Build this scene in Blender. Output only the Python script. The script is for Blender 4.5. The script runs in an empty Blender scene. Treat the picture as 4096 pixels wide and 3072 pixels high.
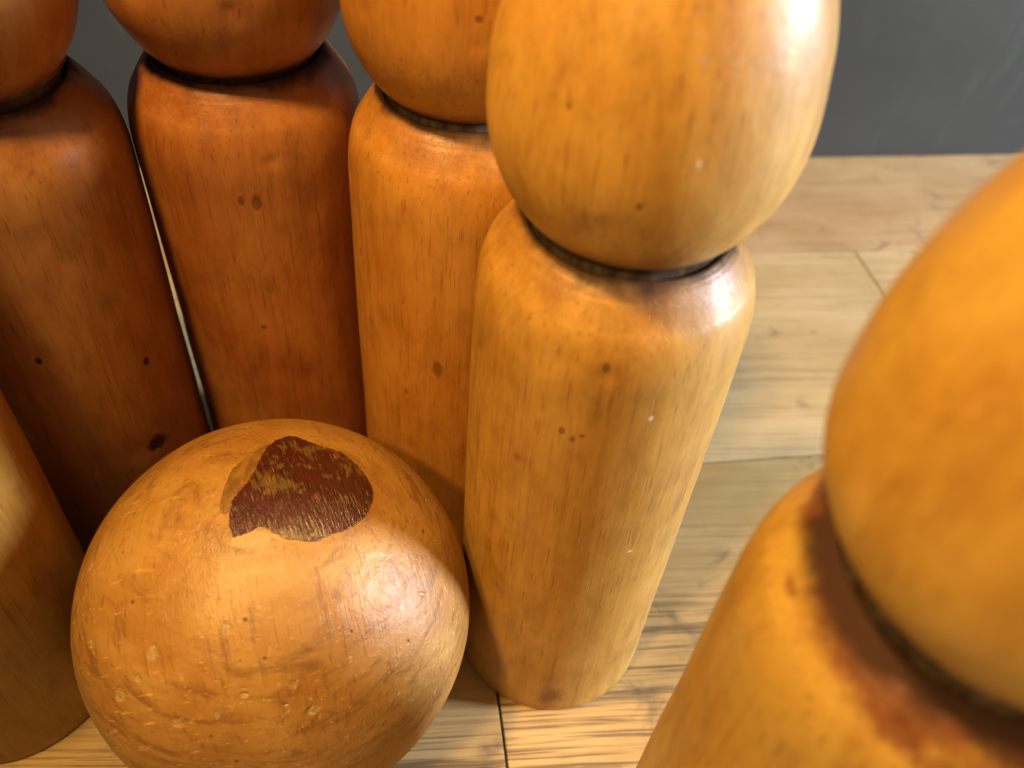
import bpy, bmesh, math, random
from mathutils import Vector, Matrix, noise
from mathutils.geometry import delaunay_2d_cdt

U = 0.05                       # one skittle radius, in metres
scene = bpy.context.scene
col = scene.collection

# ------------------------------------------------------------------ helpers
def link(o, parent=None):
    col.objects.link(o)
    if parent:
        o.parent = parent
    return o

def mesh_obj(name, verts, faces, mat, parent=None, smooth=True):
    me = bpy.data.meshes.new(name)
    me.from_pydata(verts, [], faces)
    me.validate()
    bm = bmesh.new(); bm.from_mesh(me)
    bmesh.ops.recalc_face_normals(bm, faces=bm.faces)
    bm.to_mesh(me); bm.free()
    for p in me.polygons:
        p.use_smooth = smooth
    me.materials.append(mat)
    return link(bpy.data.objects.new(name, me), parent)

def tag(o, label=None, cat=None, group=None, kind=None):
    for k, v in (('label', label), ('category', cat), ('group', group), ('kind', kind)):
        if v:
            o[k] = v
    return o

class NT:
    """small node-building helper"""
    def __init__(self, name):
        self.mat = bpy.data.materials.new(name)
        self.mat.use_nodes = True
        self.t = self.mat.node_tree
        self.t.nodes.clear()
        self.out = self.t.nodes.new('ShaderNodeOutputMaterial')
    def n(self, kind, **props):
        nd = self.t.nodes.new(kind)
        for k, v in props.items():
            setattr(nd, k, v)
        return nd
    def put(self, sock, v):
        if isinstance(v, bpy.types.NodeSocket):
            self.t.links.new(v, sock)
        elif v is not None:
            sock.default_value = v
    def math(self, op, a, b=None, clamp=False):
        nd = self.n('ShaderNodeMath', operation=op, use_clamp=clamp)
        self.put(nd.inputs[0], a)
        if b is not None:
            self.put(nd.inputs[1], b)
        return nd.outputs[0]
    def vmath(self, op, a, b=None):
        nd = self.n('ShaderNodeVectorMath', operation=op)
        self.put(nd.inputs[0], a)
        if b is not None:
            self.put(nd.inputs[1], b)
        return nd
    def mapping(self, vec, scale=(1, 1, 1), loc=(0, 0, 0), rot=(0, 0, 0)):
        nd = self.n('ShaderNodeMapping')
        self.put(nd.inputs['Vector'], vec)
        nd.inputs['Location'].default_value = loc
        nd.inputs['Rotation'].default_value = rot
        nd.inputs['Scale'].default_value = scale
        return nd.outputs[0]
    def noise(self, vec, scale=1.0, detail=4.0, rough=0.55, dist=0.0):
        nd = self.n('ShaderNodeTexNoise')
        self.put(nd.inputs['Vector'], vec)
        nd.inputs['Scale'].default_value = scale
        nd.inputs['Detail'].default_value = detail
        nd.inputs['Roughness'].default_value = rough
        nd.inputs['Distortion'].default_value = dist
        return nd.outputs['Fac']
    def voronoi(self, vec, scale=1.0, rnd=1.0):
        nd = self.n('ShaderNodeTexVoronoi')
        self.put(nd.inputs['Vector'], vec)
        nd.inputs['Scale'].default_value = scale
        nd.inputs['Randomness'].default_value = rnd
        return nd
    def smooth(self, v, lo, hi, a=0.0, b=1.0):
        nd = self.n('ShaderNodeMapRange', interpolation_type='SMOOTHSTEP')
        self.put(nd.inputs[0], v)
        for i, x in enumerate((lo, hi, a, b)):
            self.put(nd.inputs[i + 1], x)
        return nd.outputs[0]
    def mix(self, fac, a, b, mode='MIX'):
        nd = self.n('ShaderNodeMix', data_type='RGBA', blend_type=mode)
        self.put(nd.inputs[0], fac)
        self.put(nd.inputs[6], a if isinstance(a, bpy.types.NodeSocket) else (*a, 1))
        self.put(nd.inputs[7], b if isinstance(b, bpy.types.NodeSocket) else (*b, 1))
        return nd.outputs[2]
    def bump(self, h, strength, dist, nrm=None):
        nd = self.n('ShaderNodeBump')
        nd.inputs['Strength'].default_value = strength
        nd.inputs['Distance'].default_value = dist
        self.put(nd.inputs['Height'], h)
        if nrm is not None:
            self.put(nd.inputs['Normal'], nrm)
        return nd.outputs[0]
    def principled(self, color, rough, normal=None, coat=0.0, coat_rough=0.1, coat_normal=None, spec=0.5):
        nd = self.n('ShaderNodeBsdfPrincipled')
        self.put(nd.inputs['Base Color'], color if isinstance(color, bpy.types.NodeSocket) else (*color, 1))
        self.put(nd.inputs['Roughness'], rough)
        self.put(nd.inputs['Coat Weight'], coat)
        self.put(nd.inputs['Coat Roughness'], coat_rough)
        self.put(nd.inputs['Specular IOR Level'], spec)
        if normal is not None:
            self.put(nd.inputs['Normal'], normal)
        if coat_normal is not None:
            self.put(nd.inputs['Coat Normal'], coat_normal)
        self.t.links.new(nd.outputs[0], self.out.inputs[0])
        return nd

# ------------------------------------------------------------------ materials
def spot_mask(g, P, spots, jitter):
    """soft round marks at given places on the object (P in skittle radii)"""
    total = None
    for c, r, sz in spots:
        d = g.vmath('SUBTRACT', P, tuple(c))
        d = g.vmath('MULTIPLY', d.outputs[0], (1, 1, 1.0 / sz))
        ln = g.vmath('LENGTH', d.outputs[0]).outputs['Value']
        ln = g.math('ADD', ln, g.math('MULTIPLY', g.math('SUBTRACT', jitter, 0.5), r * 1.3))
        m = g.smooth(ln, r * 0.45, r, 1.0, 0.0)
        total = m if total is None else g.math('MAXIMUM', total, m)
    return total

def turned_wood(name, seed, light, mid, dark, knots=(), chips=(), red_spots=(), neck_z=5.40,
                coat=0.25, halo=.30, knot_dark=.62, grime_shade_r=.80, tilt=0.06):
    """varnished turned softwood, grain running up the skittle"""
    g = NT(name)
    tc = g.n('ShaderNodeTexCoord').outputs['Object']
    P = g.mapping(tc, scale=(1 / U,) * 3)                     # in skittle radii
    off = (seed * 3.17, seed * 1.73, seed * 5.1)
    # growth rings cut lengthwise: pith outside the blank, slightly tilted
    warp = g.noise(g.mapping(P, (0.5, 0.5, 0.12), off), 1.0, 3)
    ringv = g.mapping(P, (1, 1, 0.03), (off[0] * .1 + 1.2, 2.4, 0), (tilt, tilt * .7, 0))
    sx = g.n('ShaderNodeSeparateXYZ'); g.put(sx.inputs[0], ringv)
    rr = g.math('SQRT', g.math('ADD', g.math('MULTIPLY', sx.outputs[0], sx.outputs[0]),
                               g.math('MULTIPLY', sx.outputs[1], sx.outputs[1])))
    rr = g.math('ADD', rr, g.math('MULTIPLY', warp, 1.1))
    ring = g.math('FRACT', g.math('MULTIPLY', rr, 4.2))
    ring = g.math('MULTIPLY', g.smooth(ring, 0.25, 0.92), g.smooth(ring, 0.93, 1.0, 1.0, 0.0))
    fib = g.noise(g.mapping(P, (26, 26, 0.9), off), 1.0, 5, .62)
    fib2 = g.noise(g.mapping(P, (70, 70, 2.4), off), 1.0, 3, .6)
    streak = g.smooth(fib, .56, .72)
    hair = g.smooth(g.noise(g.mapping(P, (58, 58, 2.6), (off[1], off[2], off[0])), 1.0, 2, .5), .63, .72)
    blot = g.noise(g.mapping(P, (1.1, 1.1, .55), off), 1.0, 5, .6, .6)
    blot2 = g.noise(g.mapping(P, (3.4, 3.4, 1.7), (off[2], off[0], off[1])), 1.0, 4, .6, .3)
    c = g.mix(g.smooth(blot, .34, .68), mid, light)
    c = g.mix(g.math('MULTIPLY', g.smooth(blot2, .46, .72), .38), c, dark)
    c = g.mix(g.math('MULTIPLY', g.smooth(ring, 0, 1), .13), c, dark)
    mot = g.noise(g.mapping(P, (6, 6, 2.6), (off[1], off[1], off[2])), 1.0, 5, .65, .5)
    c = g.mix(g.math('MULTIPLY', g.smooth(mot, .5, .74), .30), c, dark)
    c = g.mix(g.math('MULTIPLY', g.smooth(mot, .5, .28), .25), c, light)
    c = g.mix(g.math('MULTIPLY', streak, .55), c, dark)
    c = g.mix(g.math('MULTIPLY', g.smooth(fib, .48, .34), .30), c, light)
    c = g.mix(g.math('MULTIPLY', g.smooth(fib2, .5, .72), .30), c, light)
    c = g.mix(g.math('MULTIPLY', hair, .38), c, (.10, .032, .008))
    # little pits and bruises
    vo = g.voronoi(g.mapping(P, (2.6, 2.6, 1.5), off), 1.0)
    sel = g.n('ShaderNodeSeparateColor'); g.put(sel.inputs[0], vo.outputs['Color'])
    psz = g.math('MULTIPLY_ADD', sel.outputs[2], .11); psz.node.inputs[2].default_value = .025
    vd = g.math('ADD', vo.outputs['Distance'], g.math('MULTIPLY', g.math('SUBTRACT', mot, .5), .12))
    pit = g.math('MULTIPLY', g.smooth(vd, .0, psz, 1, 0), g.smooth(sel.outputs[0], .74, .78))
    c = g.mix(g.math('MULTIPLY', pit, .5), c, (.07, .022, .006))
    bru = g.math('MULTIPLY', g.smooth(g.math('ADD', vo.outputs['Distance'], g.math('MULTIPLY', blot2, .3)), .18, .42, 1, 0),
                 g.smooth(sel.outputs[1], .6, .7))
    c = g.mix(g.math('MULTIPLY', bru, .28), c, dark)
    jit = g.noise(g.mapping(P, (9, 9, 5), off), 1.0, 3)
    if red_spots:
        c = g.mix(g.math('MULTIPLY', spot_mask(g, P, red_spots, jit), .75), c, (.13, .025, .006))
    pitall = pit
    if knots:
        k = spot_mask(g, P, knots, jit)
        c = g.mix(g.math('MULTIPLY', k, knot_dark), c, (.06, .016, .004) if knot_dark < .7 else (.012, .006, .004))
        pitall = g.math('MAXIMUM', pit, g.math('MULTIPLY', k, .35))
    if chips:
        k = spot_mask(g, P, chips, jit)
        c = g.mix(g.math('MULTIPLY', k, .8), c, (.62, .5, .36))
    # dirt in the turned groove, with the shade under the head painted in
    sp = g.n('ShaderNodeSeparateXYZ'); g.put(sp.inputs[0], P)
    rad = g.math('SQRT', g.math('ADD', g.math('MULTIPLY', sp.outputs[0], sp.outputs[0]),
                                g.math('MULTIPLY', sp.outputs[1], sp.outputs[1])))
    edge = g.math('ADD', rad, g.math('MULTIPLY', g.math('SUBTRACT', g.noise(g.mapping(P, (3, 3, 3), off), 1, 4), .5), .22))
    zz = g.math('ABSOLUTE', g.math('SUBTRACT', sp.outputs[2], neck_z))
    grime = g.math('MULTIPLY', g.smooth(edge, grime_shade_r - .11, grime_shade_r, 1, 0), g.smooth(zz, .15, .27, 1, 0))
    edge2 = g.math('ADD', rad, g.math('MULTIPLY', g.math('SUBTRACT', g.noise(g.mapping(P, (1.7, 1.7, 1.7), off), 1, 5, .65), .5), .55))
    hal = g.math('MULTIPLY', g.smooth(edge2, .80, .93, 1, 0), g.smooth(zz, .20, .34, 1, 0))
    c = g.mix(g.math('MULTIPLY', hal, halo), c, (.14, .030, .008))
    c = g.mix(g.math('MULTIPLY', grime, .88), c, (.026, .013, .011))
    # varnish: fine ribbing along the grain plus tool ripple
    h = g.math('ADD', g.math('MULTIPLY', fib, .5), g.math('MULTIPLY', fib2, .5))
    h = g.math('SUBTRACT', h, g.math('MULTIPLY', hair, .5))
    nb = g.bump(h, .6, .0003)
    lump = g.noise(g.mapping(P, (4, 4, 3), off), 1, 3)
    nb = g.bump(lump, .25, .0012, nb)
    nb = g.bump(g.math('SUBTRACT', 1.0, pitall), .6, .0006, nb)
    rough = g.smooth(g.noise(g.mapping(P, (5, 5, 2), off), 1, 4), .3, .7, .42, .56)
    crough = g.smooth(g.noise(g.mapping(P, (7, 7, 3), off), 1, 4), .3, .7, .25, .42)
    rough = g.math('MAXIMUM', rough, g.math('MULTIPLY', grime, .75))
    g.principled(c, rough, nb, g.math('MULTIPLY', g.math('SUBTRACT', 1.0, grime), coat), crough, nb,
                 g.math('SUBTRACT', .45, g.math('MULTIPLY', grime, .33)))
    return g.mat

def ball_wood():
    g = NT('ball_varnished_wood')
    tc = g.n('ShaderNodeTexCoord').outputs['Object']
    P = g.mapping(tc, scale=(1 / U,) * 3)
    R = g.mapping(P, (1, 1, 1), (0, 0, 0), (math.radians(50), math.radians(18), math.radians(25)))
    fib = g.noise(g.mapping(R, (22, 22, 1.1)), 1, 5, .62)
    fib2 = g.noise(g.mapping(R, (60, 60, 3)), 1, 3)
    blot = g.noise(g.mapping(P, (.9, .9, 1.2), (4, 1, 7)), 1, 5, .6, .5)
    band = g.noise(g.mapping(P, (1.6, 2.4, 9), (1, 5, 2), (.15, .1, 0)), 1, 6, .68, .8)
    PC = g.mapping(P, loc=(0, 0, -1.7008))
    sz = g.n('ShaderNodeSeparateXYZ'); g.put(sz.inputs[0], PC)
    low = g.smooth(sz.outputs[2], 1.05, 1.5, 1, 0)
    light, mid, dark = (.40, .215, .050), (.30, .135, .022), (.12, .040, .007)
    c = g.mix(g.smooth(blot, .35, .65), mid, light)
    c = g.mix(g.math('MULTIPLY', g.smooth(band, .47, .68), g.math('MULTIPLY_ADD', low, .12)), c, dark)
    c = g.mix(g.math('MULTIPLY', g.smooth(fib, .54, .68), .42), c, dark)
    c = g.mix(g.math('MULTIPLY', g.smooth(fib2, .52, .75), .25), c, light)
    # dirt pores
    vo = g.voronoi(g.mapping(P, (5.5, 5.5, 5.5), (2, 2, 5)), 1)
    sc = g.n('ShaderNodeSeparateColor'); g.put(sc.inputs[0], vo.outputs['Color'])
    pit = g.math('MULTIPLY', g.smooth(vo.outputs['Distance'], .04, .13, 1, 0), g.smooth(sc.outputs[0], .70, .74))
    c = g.mix(g.math('MULTIPLY', pit, .75), c, (.04, .015, .006))
    # scuffed chips through the varnish, mostly on the battered lower side
    warpv = g.vmath('ADD', P, g.vmath('MULTIPLY', g.n_color(P, 6.0), (.34, .34, .34)).outputs[0]).outputs[0]
    v2 = g.voronoi(g.mapping(warpv, (3.8, 3.8, 5.2), (7, 3, 1)), 1)
    s2 = g.n('ShaderNodeSeparateColor'); g.put(s2.inputs[0], v2.outputs['Color'])
    chip = g.math('MULTIPLY', g.smooth(v2.outputs['Distance'], .05, .15, 1, 0), g.smooth(s2.outputs[0], .60, .66))
    chip = g.math('MULTIPLY', chip, low)
    rag = g.noise(g.mapping(P, (13, 13, 13)), 1, 4, .7)
    marks = spot_mask(g, PC, [((-.495, -1.105, 1.193), .062, 1.6), ((.03, -.965, 1.40), .05, 1.2), ((-.27, -1.44, .855), .075, .7),
                              ((.68, -1.27, .90), .07, .6), ((-.755, -1.277, .833), .06, 1.4), ((.52, -1.20, 1.09), .05, .7),
                              ((-.60, -1.22, 1.02), .035, 1.0), ((.20, -1.30, 1.08), .04, .6), ((.02, -1.40, .96), .03, 1.8)], rag)
    chip = g.math('MAXIMUM', g.math('MULTIPLY', chip, .7), g.math('MULTIPLY', marks, g.smooth(rag, .30, .55, 1.0, .35)))
    c = g.mix(g.math('MULTIPLY', chip, .72), c, (.56, .43, .20))
    scr = g.noise(g.mapping(R, (3, 30, 30), (3, 1, 4), (0, 0, .6)), 1, 3, .6)
    c = g.mix(g.math('MULTIPLY', g.math('MULTIPLY', g.smooth(scr, .62, .72), g.math('MULTIPLY_ADD', low, .85)), .45), c, (.7, .45, .16))
    lump = g.noise(g.mapping(P, (3.2, 3.2, 3.8), (5, 5, 5)), 1, 5, .6, .4)
    pock = g.noise(g.mapping(P, (11, 11, 11), (1, 8, 5)), 1, 4, .6)
    nb = g.bump(g.math('ADD', g.math('MULTIPLY', fib, .5), g.math('MULTIPLY', fib2, .5)), .75, .00045)
    nb = g.bump(lump, .4, .0016, nb)
    nb = g.bump(g.smooth(pock, .5, .75), .32, .0006, nb)
    nb = g.bump(g.math('SUBTRACT', 1.0, chip), .8, .0011, nb)
    nb = g.bump(g.math('SUBTRACT', 1.0, pit), .5, .0005, nb)
    rough = g.smooth(lump, .3, .7, .42, .56)
    g.principled(c, rough, nb, .16, g.smooth(pock, .3, .7, .30, .48), nb)
    return g.mat

def n_color(self, vec, scale):
    nd = self.n('ShaderNodeTexNoise')
    self.put(nd.inputs['Vector'], vec)
    nd.inputs['Scale'].default_value = scale
    return self.vmath('SUBTRACT', nd.outputs['Color'], (.5, .5, .5)).outputs[0]
NT.n_color = n_color

def patch_mat():
    g = NT('worn_dark_red_paint')
    tc = g.n('ShaderNodeTexCoord').outputs['Object']
    P = g.mapping(tc, scale=(1 / U,) * 3)
    Q = g.mapping(P, (1, 1, 1), (0, 0, 0), (0, 0, math.radians(-28)))
    a = g.noise(g.mapping(Q, (38, 5, 5)), 1, 4, .65, .3)
    b = g.noise(g.mapping(P, (4.2, 4.2, 4.2), (3, 3, 1)), 1, 4, .6, .6)
    d = g.noise(g.mapping(Q, (80, 9, 9), (1, 2, 1)), 1, 2)
    c = g.mix(g.smooth(b, .4, .65), (.060, .009, .005), (.024, .006, .005))
    och = g.math('MULTIPLY', g.smooth(g.math('ADD', g.math('MULTIPLY', a, .25), g.math('MULTIPLY', b, .75)), .50, .60), .8)
    c = g.mix(och, c, (.15, .080, .018))
    c = g.mix(g.math('MULTIPLY', g.math('MULTIPLY', g.smooth(d, .58, .68), g.smooth(b, .38, .55)), .7), c, (.34, .17, .05))
    c = g.mix(g.math('MULTIPLY', g.smooth(a, .3, .42, 1, 0), .7), c, (.012, .005, .004))
    nb = g.bump(a, .8, .0012)
    nb = g.bump(d, .5, .0006, nb)
    g.principled(c, .33, nb, .5, .2, nb)
    return g.mat

def residue_mat():
    g = NT('ochre_glue_residue')
    tc = g.n('ShaderNodeTexCoord').outputs['Object']
    P = g.mapping(tc, scale=(1 / U,) * 3)
    b = g.noise(g.mapping(P, (9, 5, 9), (3, 3, 1)), 1, 4, .6, .6)
    c = g.mix(g.smooth(b, .38, .68), (.15, .072, .012), (.27, .13, .022))
    nb = g.bump(b, .6, .0012)
    g.principled(c, .4, nb, .4, .2, nb)
    return g.mat

def oak(name, seed, light, mid, grain_rot=0.0, dirt=0.4, pores=1.0, thr=.52, plain_side=False):
    g = NT(name)
    tc = g.n('ShaderNodeTexCoord').outputs['Object']
    P = g.mapping(tc, scale=(1 / U,) * 3, rot=(0, 0, grain_rot))
    off = (seed * 7.3, seed * 2.9, seed)
    warp = g.n_color(g.mapping(P, (.10, .35, .4), off), 1.0)
    W = g.vmath('ADD', P, g.vmath('MULTIPLY', warp, (0, .6, 0)).outputs[0]).outputs[0]
    # wide early/late wood bands
    band = g.noise(g.mapping(W, (.05, 2.2, .3), off), 1, 4, .6)
    line = g.noise(g.mapping(W, (.24, 15.0, 1), off), 1, 4, .62, .08)
    thin = g.noise(g.mapping(W, (.4, 34.0, 1), (off[2], off[0], off[1])), 1, 3, .6, .05)
    pore = g.noise(g.mapping(W, (.55, 20, 1), (off[1], off[0], 0)), 1, 4, .62)
    fine = g.noise(g.mapping(W, (1.6, 60, 2), off), 1, 3)
    cross = g.noise(g.mapping(P, (7, 1.2, 1), off), 1, 3)
    cloud = g.noise(g.mapping(P, (.35, .6, 1), off), 1, 5, .62, .4)
    c = g.mix(g.smooth(cloud, .32, .68), mid, light)
    c = g.mix(g.math('MULTIPLY', g.smooth(band, .45, .7), .45), c, mid)
    c = g.mix(g.math('MULTIPLY', g.smooth(fine, .52, .75), .22), c, (.16, .09, .045))
    c = g.mix(g.math('MULTIPLY', g.smooth(cross, .55, .75), .12), c, (.25, .15, .08))
    p = g.math('MULTIPLY', g.smooth(line, thr, thr + .07), g.smooth(pore, .40, .54))
    if plain_side:      # bold open pores along one edge of the board, plainer figure on the other
        sy = g.n('ShaderNodeSeparateXYZ'); g.put(sy.inputs[0], W)
        p = g.math('MULTIPLY', p, g.smooth(sy.outputs[1], -.75, .05, 1.0, .16))
    p = g.math('MULTIPLY', p, pores)
    c = g.mix(g.math('MULTIPLY', g.smooth(thin, .52, .64), .28), c, (.15, .085, .045))
    c = g.mix(g.math('MULTIPLY', p, .8), c, (.075, .042, .028))
    # scattered dirt and scratches
    dv = g.noise(g.mapping(P, (.8, 1.1, 1), (off[2] + 3, off[0], 1)), 1, 6, .68, .8)
    dirtm = g.smooth(dv, .56, .70)
    c = g.mix(g.math('MULTIPLY', dirtm, dirt), c, (.10, .075, .06))
    sv = g.voronoi(g.mapping(P, (1.1, 2.3, 1), off), 1)
    ss = g.n('ShaderNodeSeparateColor'); g.put(ss.inputs[0], sv.outputs['Color'])
    sp = g.math('MULTIPLY', g.smooth(sv.outputs['Distance'], .02, .06, 1, 0), g.smooth(ss.outputs[0], .66, .7))
    c = g.mix(g.math('MULTIPLY', sp, .7), c, (.07, .04, .03))
    h = g.math('SUBTRACT', 1.0, g.math('ADD', g.math('MULTIPLY', p, .8), g.math('MULTIPLY', fine, .2)))
    nb = g.bump(h, .55, .0006)
    g.principled(c, g.smooth(cloud, .3, .7, .42, .55), nb, .12, .3, nb)
    return g.mat

def wall_mat():
    g = NT('dark_grey_wall_paint')
    tc = g.n('ShaderNodeTexCoord').outputs['Object']
    P = g.mapping(tc, scale=(1 / U,) * 3)
    a = g.noise(g.mapping(P, (.25, 1, .3)), 1, 5, .6)
    sm = g.noise(g.mapping(P, (1.5, 1, .35), (0, 0, 0), (0, .5, 0)), 1, 5, .65, .4)
    sc = g.noise(g.mapping(P, (7, 1, .6), (3, 0, 1), (0, -.7, 0)), 1, 3, .6)
    v = g.voronoi(g.mapping(P, (.55, 1, .42), (2.3, 0, 1.2)), 1)
    s = g.n('ShaderNodeSeparateColor'); g.put(s.inputs[0], v.outputs['Color'])
    fl = g.math('MULTIPLY', g.smooth(v.outputs['Distance'], .03, .06, 1, 0), g.smooth(s.outputs[0], .7, .72))
    c = g.mix(g.smooth(a, .3, .7), (.044, .047, .045), (.055, .058, .055))
    c = g.mix(g.math('MULTIPLY', g.smooth(sm, .55, .72), .12), c, (.15, .16, .15))
    c = g.mix(g.math('MULTIPLY', g.smooth(sc, .70, .78), .12), c, (.22, .24, .23))
    c = g.mix(g.math('MULTIPLY', fl, .6), c, (.4, .42, .38))
    nb = g.bump(g.noise(g.mapping(P, (14, 14, 14)), 1, 3), .15, .0006)
    g.principled(c, .75, nb, spec=.12)
    return g.mat

def plain(name, c, rough=.8):
    g = NT(name)
    tc = g.n('ShaderNodeTexCoord').outputs['Object']
    n = g.noise(tc, 60, 4)
    g.principled(g.mix(n, tuple(x * .7 for x in c), tuple(x * 1.3 for x in c)), rough)
    return g.mat

def neck_mat():
    g = NT('grimy_bare_neck')
    tc = g.n('ShaderNodeTexCoord').outputs['Object']
    P = g.mapping(tc, scale=(1 / U,) * 3)
    a = g.noise(g.mapping(P, (9, 9, 2)), 1, 4, .6)
    b = g.noise(g.mapping(P, (26, 26, 3)), 1, 3)
    c = g.mix(g.smooth(a, .35, .65), (.050, .024, .014), (.120, .085, .052))
    c = g.mix(g.math('MULTIPLY', g.smooth(b, .52, .7), .6), c, (.02, .013, .01))
    g.principled(c, .38, g.bump(b, .5, .0005))
    return g.mat
NECK = neck_mat()

# ------------------------------------------------------------------ skittles
def lathe(name, prof, mat, parent, seed=0.0, wob=0.005, segs=200):
    verts, faces = [], []
    n = len(prof)
    rng = random.Random(int(seed * 100) + 5)
    z0, z1 = prof[0][1], prof[-1][1]
    dn = [(rng.uniform(0, 6.283), rng.uniform(z0 + .2, max(z0 + .25, z1 - .1)), rng.uniform(.05, .16), rng.uniform(.006, .016))
          for _ in range(int(14 * (z1 - z0)))] if z1 - z0 > 1 else []
    for k in range(segs):
        t = 2 * math.pi * k / segs
        ct, st = math.cos(t), math.sin(t)
        for r, z in prof:
            for ta, za_, ra_, de in dn:
                if abs(z - za_) < 2 * ra_:
                    dt = (t - ta + math.pi) % (2 * math.pi) - math.pi
                    q = (dt * dt * r * r + (z - za_) ** 2) / (ra_ * ra_)
                    if q < 4:
                        r -= de * math.exp(-q * 1.6)
            w = 1 + wob * noise.noise(Vector((ct * 1.4 + seed, st * 1.4, z * .9 + seed * 2))) * 2
            verts.append((r * w * ct * U, r * w * st * U, z * U))
    for k in range(segs):
        k2 = (k + 1) % segs
        for j in range(n - 1):
            faces.append((k * n + j, k2 * n + j, k2 * n + j + 1, k * n + j + 1))
    b = len(verts); verts.append((0, 0, prof[0][1] * U)); verts.append((0, 0, prof[-1][1] * U))
    for k in range(segs):
        k2 = (k + 1) % segs
        faces.append((k2 * n, k * n, b))
        faces.append((k * n + n - 1, k2 * n + n - 1, b + 1))
    return mesh_obj(name, verts, faces, mat, parent)

BASE = dict(rb=.998, hs=4.7665, se=2.0158, hn=5.2716, rn=.8572, hh=6.293, rh=.9695, hl=.9654)
HU, HE = 1.5934, 2.3127

def skittle(x, y, s, d, mat, label, seed, rz=0.0):
    q = {k: v + d.get(k, 0) for k, v in BASE.items()}
    q['hn'] += d.get('hs', 0); q['hh'] += d.get('hs', 0)
    root = bpy.data.objects.new('wooden_skittle', None)
    root.empty_display_size = .02
    link(root)
    root.location = (x * U, y * U, 0)
    root.scale = (s, s, s)
    root.rotation_euler = (0, 0, rz)
    tag(root, label, 'skittle', 'wooden skittles standing round the ball')
    rb, hs, hn, rn = q['rb'], q['hs'], q['hn'], q['rn']
    prof = [(rb - .035, 0), (rb - .014, .006), (rb - .004, .02), (rb, .075)]
    for k in range(1, 41):
        z = .075 + (hs - .075) * k / 40
        prof.append((rb + (1 - rb) * z / hs, z))
    e = 2 / q['se']
    for k in range(1, 33):
        t = math.radians(68) * k / 32
        prof.append((rn + (1 - rn) * math.cos(t) ** e, hs + (hn - hs) * math.sin(t) ** e))
    # the shoulder runs on as a dome up to the groove, with the turner's fine rings in it
    ra, za = prof[-1]
    r1, z1 = .70, hn + .232
    for k in range(1, 25):
        f = k / 24
        ring = -.0035 if k in (13, 18, 21) else 0
        prof.append((ra + (r1 - ra) * f, za + (z1 - za) * math.sin(f * math.pi / 2 * .75) / math.sin(math.pi / 2 * .75) + ring))
    prof += [(.685, z1 - .004), (.672, z1 - .03), (.655, z1 - .06), (.60, z1 - .07)]
    lathe('body', prof, mat, root, seed)
    hh, hl, rh = q['hh'], q['hl'], q['rh']
    zc = hn + .232
    neck = [(.665, zc - .10), (.66, zc - .04), (.655, zc), (.66, zc + .05), (.695, zc + .085), (.715, zc + .10), (.66, zc + .16)]
    lathe('neck', neck, NECK, root, seed + 3, segs=128)
    head = []
    for k in range(0, 49):
        u = -math.pi / 2 * (1 - k / 48)
        r = rh * max(0, math.cos(u)) ** (2 / HE)
        head.append((max(r, .004), hh + hl * math.sin(u)))
    for k in range(1, 49):
        u = math.pi / 2 * k / 48
        head.append((max(rh * math.cos(u), .004), hh + HU * math.sin(u)))
    lathe('head', head, mat, root, seed + 7)
    return root

HONEY = ((.49, .272, .050), (.375, .178, .021), (.17, .060, .008))
BROWN = ((.47, .190, .042), (.36, .108, .019), (.17, .042, .008))
AMBER = ((.49, .225, .036), (.38, .150, .016), (.18, .052, .007))

skittle(-4.3222, 5.8996, 1.0, dict(rb=-.012, hn=-.005, hh=.008, rh=-.014, hl=-.005, se=-.03),
        turned_wood('brown_skittle_wood_knotty', 1.3, (.47, .225, .062), (.37, .150, .030), (.18, .056, .009), knot_dark=.95, knots=[((.838, -.53, 1.979), .15, .8), ((.9, -.40, 3.0), .045, 1.3), ((.30, -.95, 3.45), .035, 1.3)]),
        'brown skittle with a dark knot low on its body, cut by the left edge', 1.0)
skittle(-2.5722, 6.8852, .9943, dict(rb=-.019, hn=.006, hh=-.009, hl=.0165, se=-.012),
        turned_wood('brown_skittle_wood', 2.9, *BROWN, knots=[((.183, -.977, 4.627), .045, 1.6), ((.307, -.945, 4.611), .055, 1.8), ((.176, -.971, 3.2), .036, 1.2)]),
        'reddish brown skittle directly behind the ball, glint on its shoulder', 2.0)
skittle(-.576, 6.4555, 1.0014, dict(rb=.021, hn=.008, hh=-.014, hl=-.019),
        turned_wood('amber_skittle_wood', 4.4, *AMBER, knots=[((.135, -.956, 6.465), .036, 1.0), ((-.10, -.99, 3.3), .06, 2.2), ((.32, -.94, 3.1), .05, 2.5)]),
        'amber skittle with a black dot on its head, behind the honey skittle', 3.0)
skittle(.6643, 4.8848, 1.0036, dict(rb=.004, hs=.01, hn=-.012, hh=.019, rh=.0165, hl=.021),
        turned_wood('honey_skittle_wood', 6.1, *HONEY,
                    knots=[((-.516, -.82, 6.662), .026, 1.3), ((-.081, -.978, 6.217), .024, 1.3), ((-.078, -.985, 5.018), .036, 1.7), ((-.29, -.96, 4.36), .034, 1.6), ((-.21, -.975, 4.30), .03, 1.5), ((-.15, -.985, 4.36), .024, 1.2)],
                    chips=[((.421, -.912, 2.929), .035, .8), ((.29, -.964, 4.572), .028, 1.3), ((.172, -.972, 6.50), .016, 2.2)],
                    red_spots=[((.041, -1.005, .364), .17, 1.3)]),
        'pale honey skittle with its whole base in view, right of the ball', 4.0)
skittle(-4.8011, 3.7932, 1.0076, dict(rb=-.006),
        turned_wood('left_brown_skittle_wood', 8.2, *HONEY),
        'skittle left of the ball, only its lower body showing, with a pale lit side', 5.0)
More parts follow.
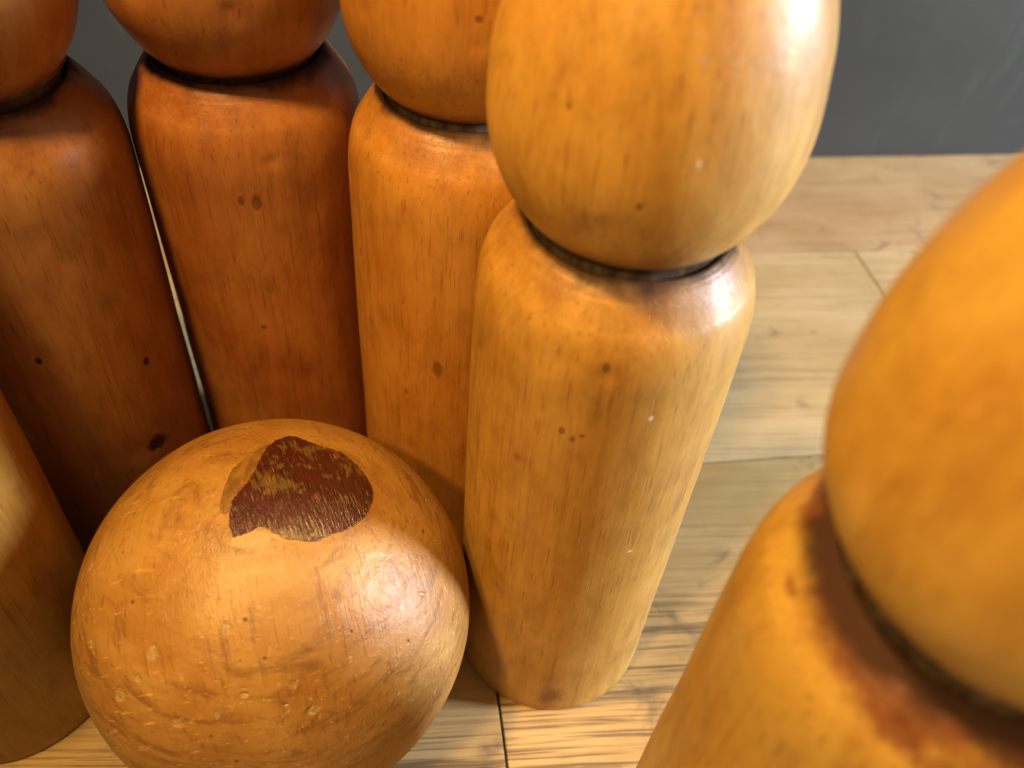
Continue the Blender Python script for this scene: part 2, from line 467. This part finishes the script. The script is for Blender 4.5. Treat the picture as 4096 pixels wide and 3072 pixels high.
skittle(2.2317, 2.2089, 1.0222, dict(rb=.06, hn=.028, hh=-.037, rh=-.016, hl=-.134, se=.16),
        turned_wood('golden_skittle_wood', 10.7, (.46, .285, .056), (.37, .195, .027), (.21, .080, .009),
                    halo=.85, grime_shade_r=.86, red_spots=[((-.52, -.62, 5.34), .17, .5), ((-.36, -.72, 5.30), .15, .5), ((-.20, -.72, 5.32), .13, .5), ((-.80, -.05, 5.33), .10, .5)], knots=[((-.882, -.494, 5.105), .035, 1)]),  # reddish blotches round the collar
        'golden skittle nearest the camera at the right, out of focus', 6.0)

# ------------------------------------------------------------------ the ball and its worn patch
BR = 1.7008
ball = bpy.data.objects.new('wooden_ball', None); link(ball)
ball.empty_display_size = .02
ball.location = (-1.8762 * U, 3.8493 * U, 0)
tag(ball, 'round battered orange wooden ball with a dark red worn patch on top', 'ball')

def ball_radius(n):
    """hand-turned, knocked about: a little out of round"""
    v = Vector(n)
    return BR * (1 + .003 * noise.noise(v * 1.6) + .0016 * noise.noise(v * 5.0 + Vector((3, 1, 2))))

bm = bmesh.new()
bmesh.ops.create_icosphere(bm, subdivisions=7, radius=1)
vs = []
for v in bm.verts:
    n = v.co.normalized(); r = ball_radius(n)
    vs.append((n.x * r * U, n.y * r * U, (n.z * r + BR) * U))
fs = [tuple(v.index for v in f.verts) for f in bm.faces]
bm.free()
mesh_obj('shell', vs, fs, ball_wood(), ball)

PATCH = [(0.033, 0.421, 0.906), (0.076, 0.428, 0.9), (0.096, 0.417, 0.904), (0.139, 0.398, 0.907), (0.187, 0.385, 0.904), (0.253, 0.38, 0.89), (0.31, 0.37, 0.876), (0.36, 0.339, 0.869), (0.412, 0.295, 0.862), (0.455, 0.242, 0.857), (0.486, 0.194, 0.852), (0.497, 0.132, 0.857), (0.495, 0.073, 0.866), (0.484, 0.014, 0.875), (0.45, -0.046, 0.892), (0.409, -0.093, 0.908), (0.367, -0.128, 0.921), (0.326, -0.166, 0.931), (0.291, -0.187, 0.938), (0.248, -0.189, 0.95), (0.197, -0.198, 0.96), (0.155, -0.184, 0.971), (0.125, -0.182, 0.975), (0.09, -0.159, 0.983), (0.062, -0.163, 0.985), (0.039, -0.187, 0.982), (0.005, -0.209, 0.978), (-0.033, -0.223, 0.974), (-0.063, -0.176, 0.982), (-0.078, -0.123, 0.989), (-0.083, -0.054, 0.995), (-0.07, -0.01, 0.997), (-0.047, 0.05, 0.998), (-0.035, 0.114, 0.993), (-0.034, 0.183, 0.983), (-0.034, 0.25, 0.968), (-0.027, 0.316, 0.948), (-0.006, 0.372, 0.928)]
CRES = [(-0.03, 0.341, 0.94), (-0.074, 0.273, 0.959), (-0.102, 0.227, 0.969), (-0.123, 0.177, 0.977), (-0.143, 0.138, 0.98), (-0.143, 0.073, 0.987), (-0.143, 0.006, 0.99), (-0.137, -0.056, 0.989), (-0.124, -0.114, 0.986), (-0.099, -0.121, 0.988), (-0.07, -0.089, 0.993), (-0.06, -0.047, 0.996), (-0.045, -0.009, 0.998), (-0.02, 0.048, 0.998), (-0.01, 0.112, 0.993), (-0.01, 0.184, 0.983), (-0.01, 0.251, 0.968)]

def shell_patch(name, outline, mat, lift, ragged, seed, parent):
    """a thin skin lying on the ball, cut to an outline"""
    c = Vector((0, 0, 0))
    for d in outline:
        c += Vector(d)
    c.normalize()
    ax = c.cross(Vector((0, 1, 0))).normalized(); ay = ax.cross(c).normalized()
    flat = []
    pts = [Vector(d).normalized() for d in outline]
    P2 = [Vector((p.dot(ax) / p.dot(c), p.dot(ay) / p.dot(c))) for p in pts]
    dense = []
    for i, a in enumerate(P2):
        b = P2[(i + 1) % len(P2)]
        m = max(1, int((b - a).length / .008))
        for k in range(m):
            q = a.lerp(b, k / m)
            dense.append(q + Vector((noise.noise(Vector((q.x * 60, q.y * 60, seed))), noise.noise(Vector((q.x * 60, q.y * 60, seed + 5))))) * ragged)
    nb = len(dense)
    lo = [min(p[i] for p in dense) for i in (0, 1)]; hi = [max(p[i] for p in dense) for i in (0, 1)]
    st = .018
    grid = []
    x = lo[0]
    while x < hi[0]:
        y = lo[1]
        while y < hi[1]:
            q = Vector((x, y))
            inside = False
            for i in range(nb):
                a, b = dense[i], dense[i - 1]
                if (a.y > y) != (b.y > y) and x < (b.x - a.x) * (y - a.y) / (b.y - a.y) + a.x:
                    inside = not inside
            if inside and min((q - d).length for d in dense) > .009:
                grid.append(q)
            y += st
        x += st
    res = delaunay_2d_cdt(dense + grid, [], [list(range(nb))], 1, 1e-6)
    v2, ff = res[0], res[2]
    used = sorted({i for f in ff for i in f})
    re = {k: i for i, k in enumerate(used)}
    verts, faces = [], []
    def put(q, off):
        d = (c + ax * q.x + ay * q.y).normalized()
        r = ball_radius(d) + off
        return (d.x * r * U, d.y * r * U, (d.z * r + BR) * U)
    top = [put(v2[k], lift) for k in used]
    bot = [put(v2[k], -.02) for k in used]
    m = len(used)
    verts = top + bot
    edges = {}
    for f in ff:
        f = [re[i] for i in f]
        faces.append(tuple(f)); faces.append(tuple(i + m for i in reversed(f)))
        for i in range(len(f)):
            a, b = f[i], f[(i + 1) % len(f)]
            if (b, a) in edges: edges.pop((b, a))
            else: edges[(a, b)] = 1
    for a, b in edges:
        faces.append((b, a, a + m, b + m))
    o = mesh_obj(name, verts, faces, mat, parent, smooth=False)
    return o

p = shell_patch('paint_patch', PATCH, patch_mat(), .010, .007, 1.0, ball); p['label'] = 'dark red flaking patch'
p = shell_patch('glue_residue', CRES, residue_mat(), .005, .006, 9.0, ball); p['label'] = 'ochre crescent beside the dark patch'

# ------------------------------------------------------------------ floor and wall
ANG = math.radians(12.0)
def uv(u, v, z=0.0):
    return Vector(((u * math.cos(ANG) - v * math.sin(ANG)) * U, (u * math.sin(ANG) + v * math.cos(ANG)) * U, z * U))

def box_mesh(name, dx, dy, dz, bev, mat, parent=None, loc=(0, 0, 0), rz=0.0):
    bm = bmesh.new()
    bmesh.ops.create_cube(bm, size=1)
    for v in bm.verts:
        v.co = Vector((v.co.x * dx, v.co.y * dy, v.co.z * dz)) * U
    if bev:
        bmesh.ops.bevel(bm, geom=bm.edges[:], offset=bev * U, segments=3, profile=.5, affect='EDGES')
    me = bpy.data.meshes.new(name); bm.to_mesh(me); bm.free()
    me.materials.append(mat)
    o = bpy.data.objects.new(name, me); link(o, parent)
    o.location = loc; o.rotation_euler = (0, 0, rz)
    return o

floor = bpy.data.objects.new('floor', None); link(floor)
tag(floor, kind='structure')
sub = box_mesh('subfloor', 80, 60, .4, 0, plain('dark_gap_dirt', (.022, .019, .015)), floor, uv(0, -10, -.236), ANG)
LIGHT, MID = (.52, .365, .155), (.42, .275, .105)
rows = [  # v0, v1, joint positions along u, tint
    (11.22, 14.33, (-30, -14.5, 30), ((.52, .355, .185), (.42, .265, .125)), .02),
    (6.77, 11.22, (-30, -15.7, 8.32, 30), ((.60, .45, .235), (.49, .345, .16)), .05),
    (2.32, 6.77, (-30, -23, 1.0, 25), (LIGHT, MID), .06),
    (-2.13, 2.32, (-30, -11, 13, 30), (LIGHT, MID), .03),
    (-6.58, -2.13, (-30, -18, 6, 30), (LIGHT, MID), -.03),
    (-11.03, -6.58, (-30, -4, 20, 30), (LIGHT, MID), .03),
]
GAP = .030
seed = 1
for v0, v1, js, (la, mi), rot in rows:
    for a, b in zip(js, js[1:]):
        seed += 1
        m = oak('oak_plank_%d' % seed, seed, la, mi, rot, .6, .9 if v0 < 6 else .3, .475 if v0 < 6 else .52, v0 == 2.32)
        w = v1 - v0 - GAP
        box_mesh('plank', b - a - GAP, w, .08, .008, m, floor, uv((a + b) / 2, (v0 + v1) / 2, -.04), ANG)

wall = box_mesh('dark_wall', 80, 2.0, 50, 0, wall_mat(), None, uv(0, 14.33 + 1.0, 24.6), ANG)
tag(wall, 'dark grey painted wall with faint scuffs, behind the skittles', 'wall')

# ------------------------------------------------------------------ lights
def aim(o, target):
    o.rotation_euler = (Vector(target) - o.location).to_track_quat('-Z', 'Y').to_euler()

def spot(name, loc, target, energy, size, ang, blend, color):
    l = bpy.data.lights.new(name, 'SPOT'); l.energy = energy; l.color = color
    l.shadow_soft_size = size * U; l.spot_size = math.radians(ang); l.spot_blend = blend
    o = link(bpy.data.objects.new(name, l)); o.location = Vector(loc) * U; aim(o, Vector(target) * U)
    return o

WARM = (1.0, .60, .19)
spot('ceiling_spotlight', (-6.4, -5.8, 18.7), (4.8, 3.5, 0.0), 26, .9, 40, .22, WARM)
spot('ceiling_spotlight', (-4.6, 2.4, 17.0), (-1.0, 6.5, 4.0), 26, .55, 80, .6, WARM)

l = bpy.data.lights.new('window_daylight', 'AREA'); l.shape = 'RECTANGLE'
l.size = 7 * U; l.size_y = 14 * U; l.energy = 112; l.color = (.80, .88, 1.0)
o = link(bpy.data.objects.new('window_daylight', l)); o.location = Vector((40, 5.8, 14.5)) * U; aim(o, Vector((0, 4, 4)) * U)

w = bpy.data.worlds.new('World'); scene.world = w; w.use_nodes = True
bg = w.node_tree.nodes['Background']; bg.inputs[0].default_value = (1.0, .86, .70, 1); bg.inputs[1].default_value = .115

# ------------------------------------------------------------------ camera
cam = bpy.data.cameras.new('camera'); co = link(bpy.data.objects.new('camera', cam))
M = Matrix(((0.9952, -0.09788, 0.0), (0.06997, 0.7115, -0.6992), (0.06844, 0.69584, 0.71493))).to_4x4()
M.translation = Vector((0, 0, 8.7995 * U))
co.matrix_world = M
cam.sensor_width = 36; cam.lens = 1852.86 / 2212 * 36
cam.clip_start = .005; cam.clip_end = 50
cam.dof.use_dof = True; cam.dof.focus_distance = .36; cam.dof.aperture_fstop = 7.0
scene.camera = co

scene.view_settings.view_transform = 'Standard'; scene.view_settings.look = 'None'
scene.view_settings.exposure = 0; scene.view_settings.gamma = 1
scene.view_settings.use_curve_mapping = False
scene.render.engine = 'CYCLES'
scene.cycles.max_bounces = 8
scene.cycles.use_denoising = True
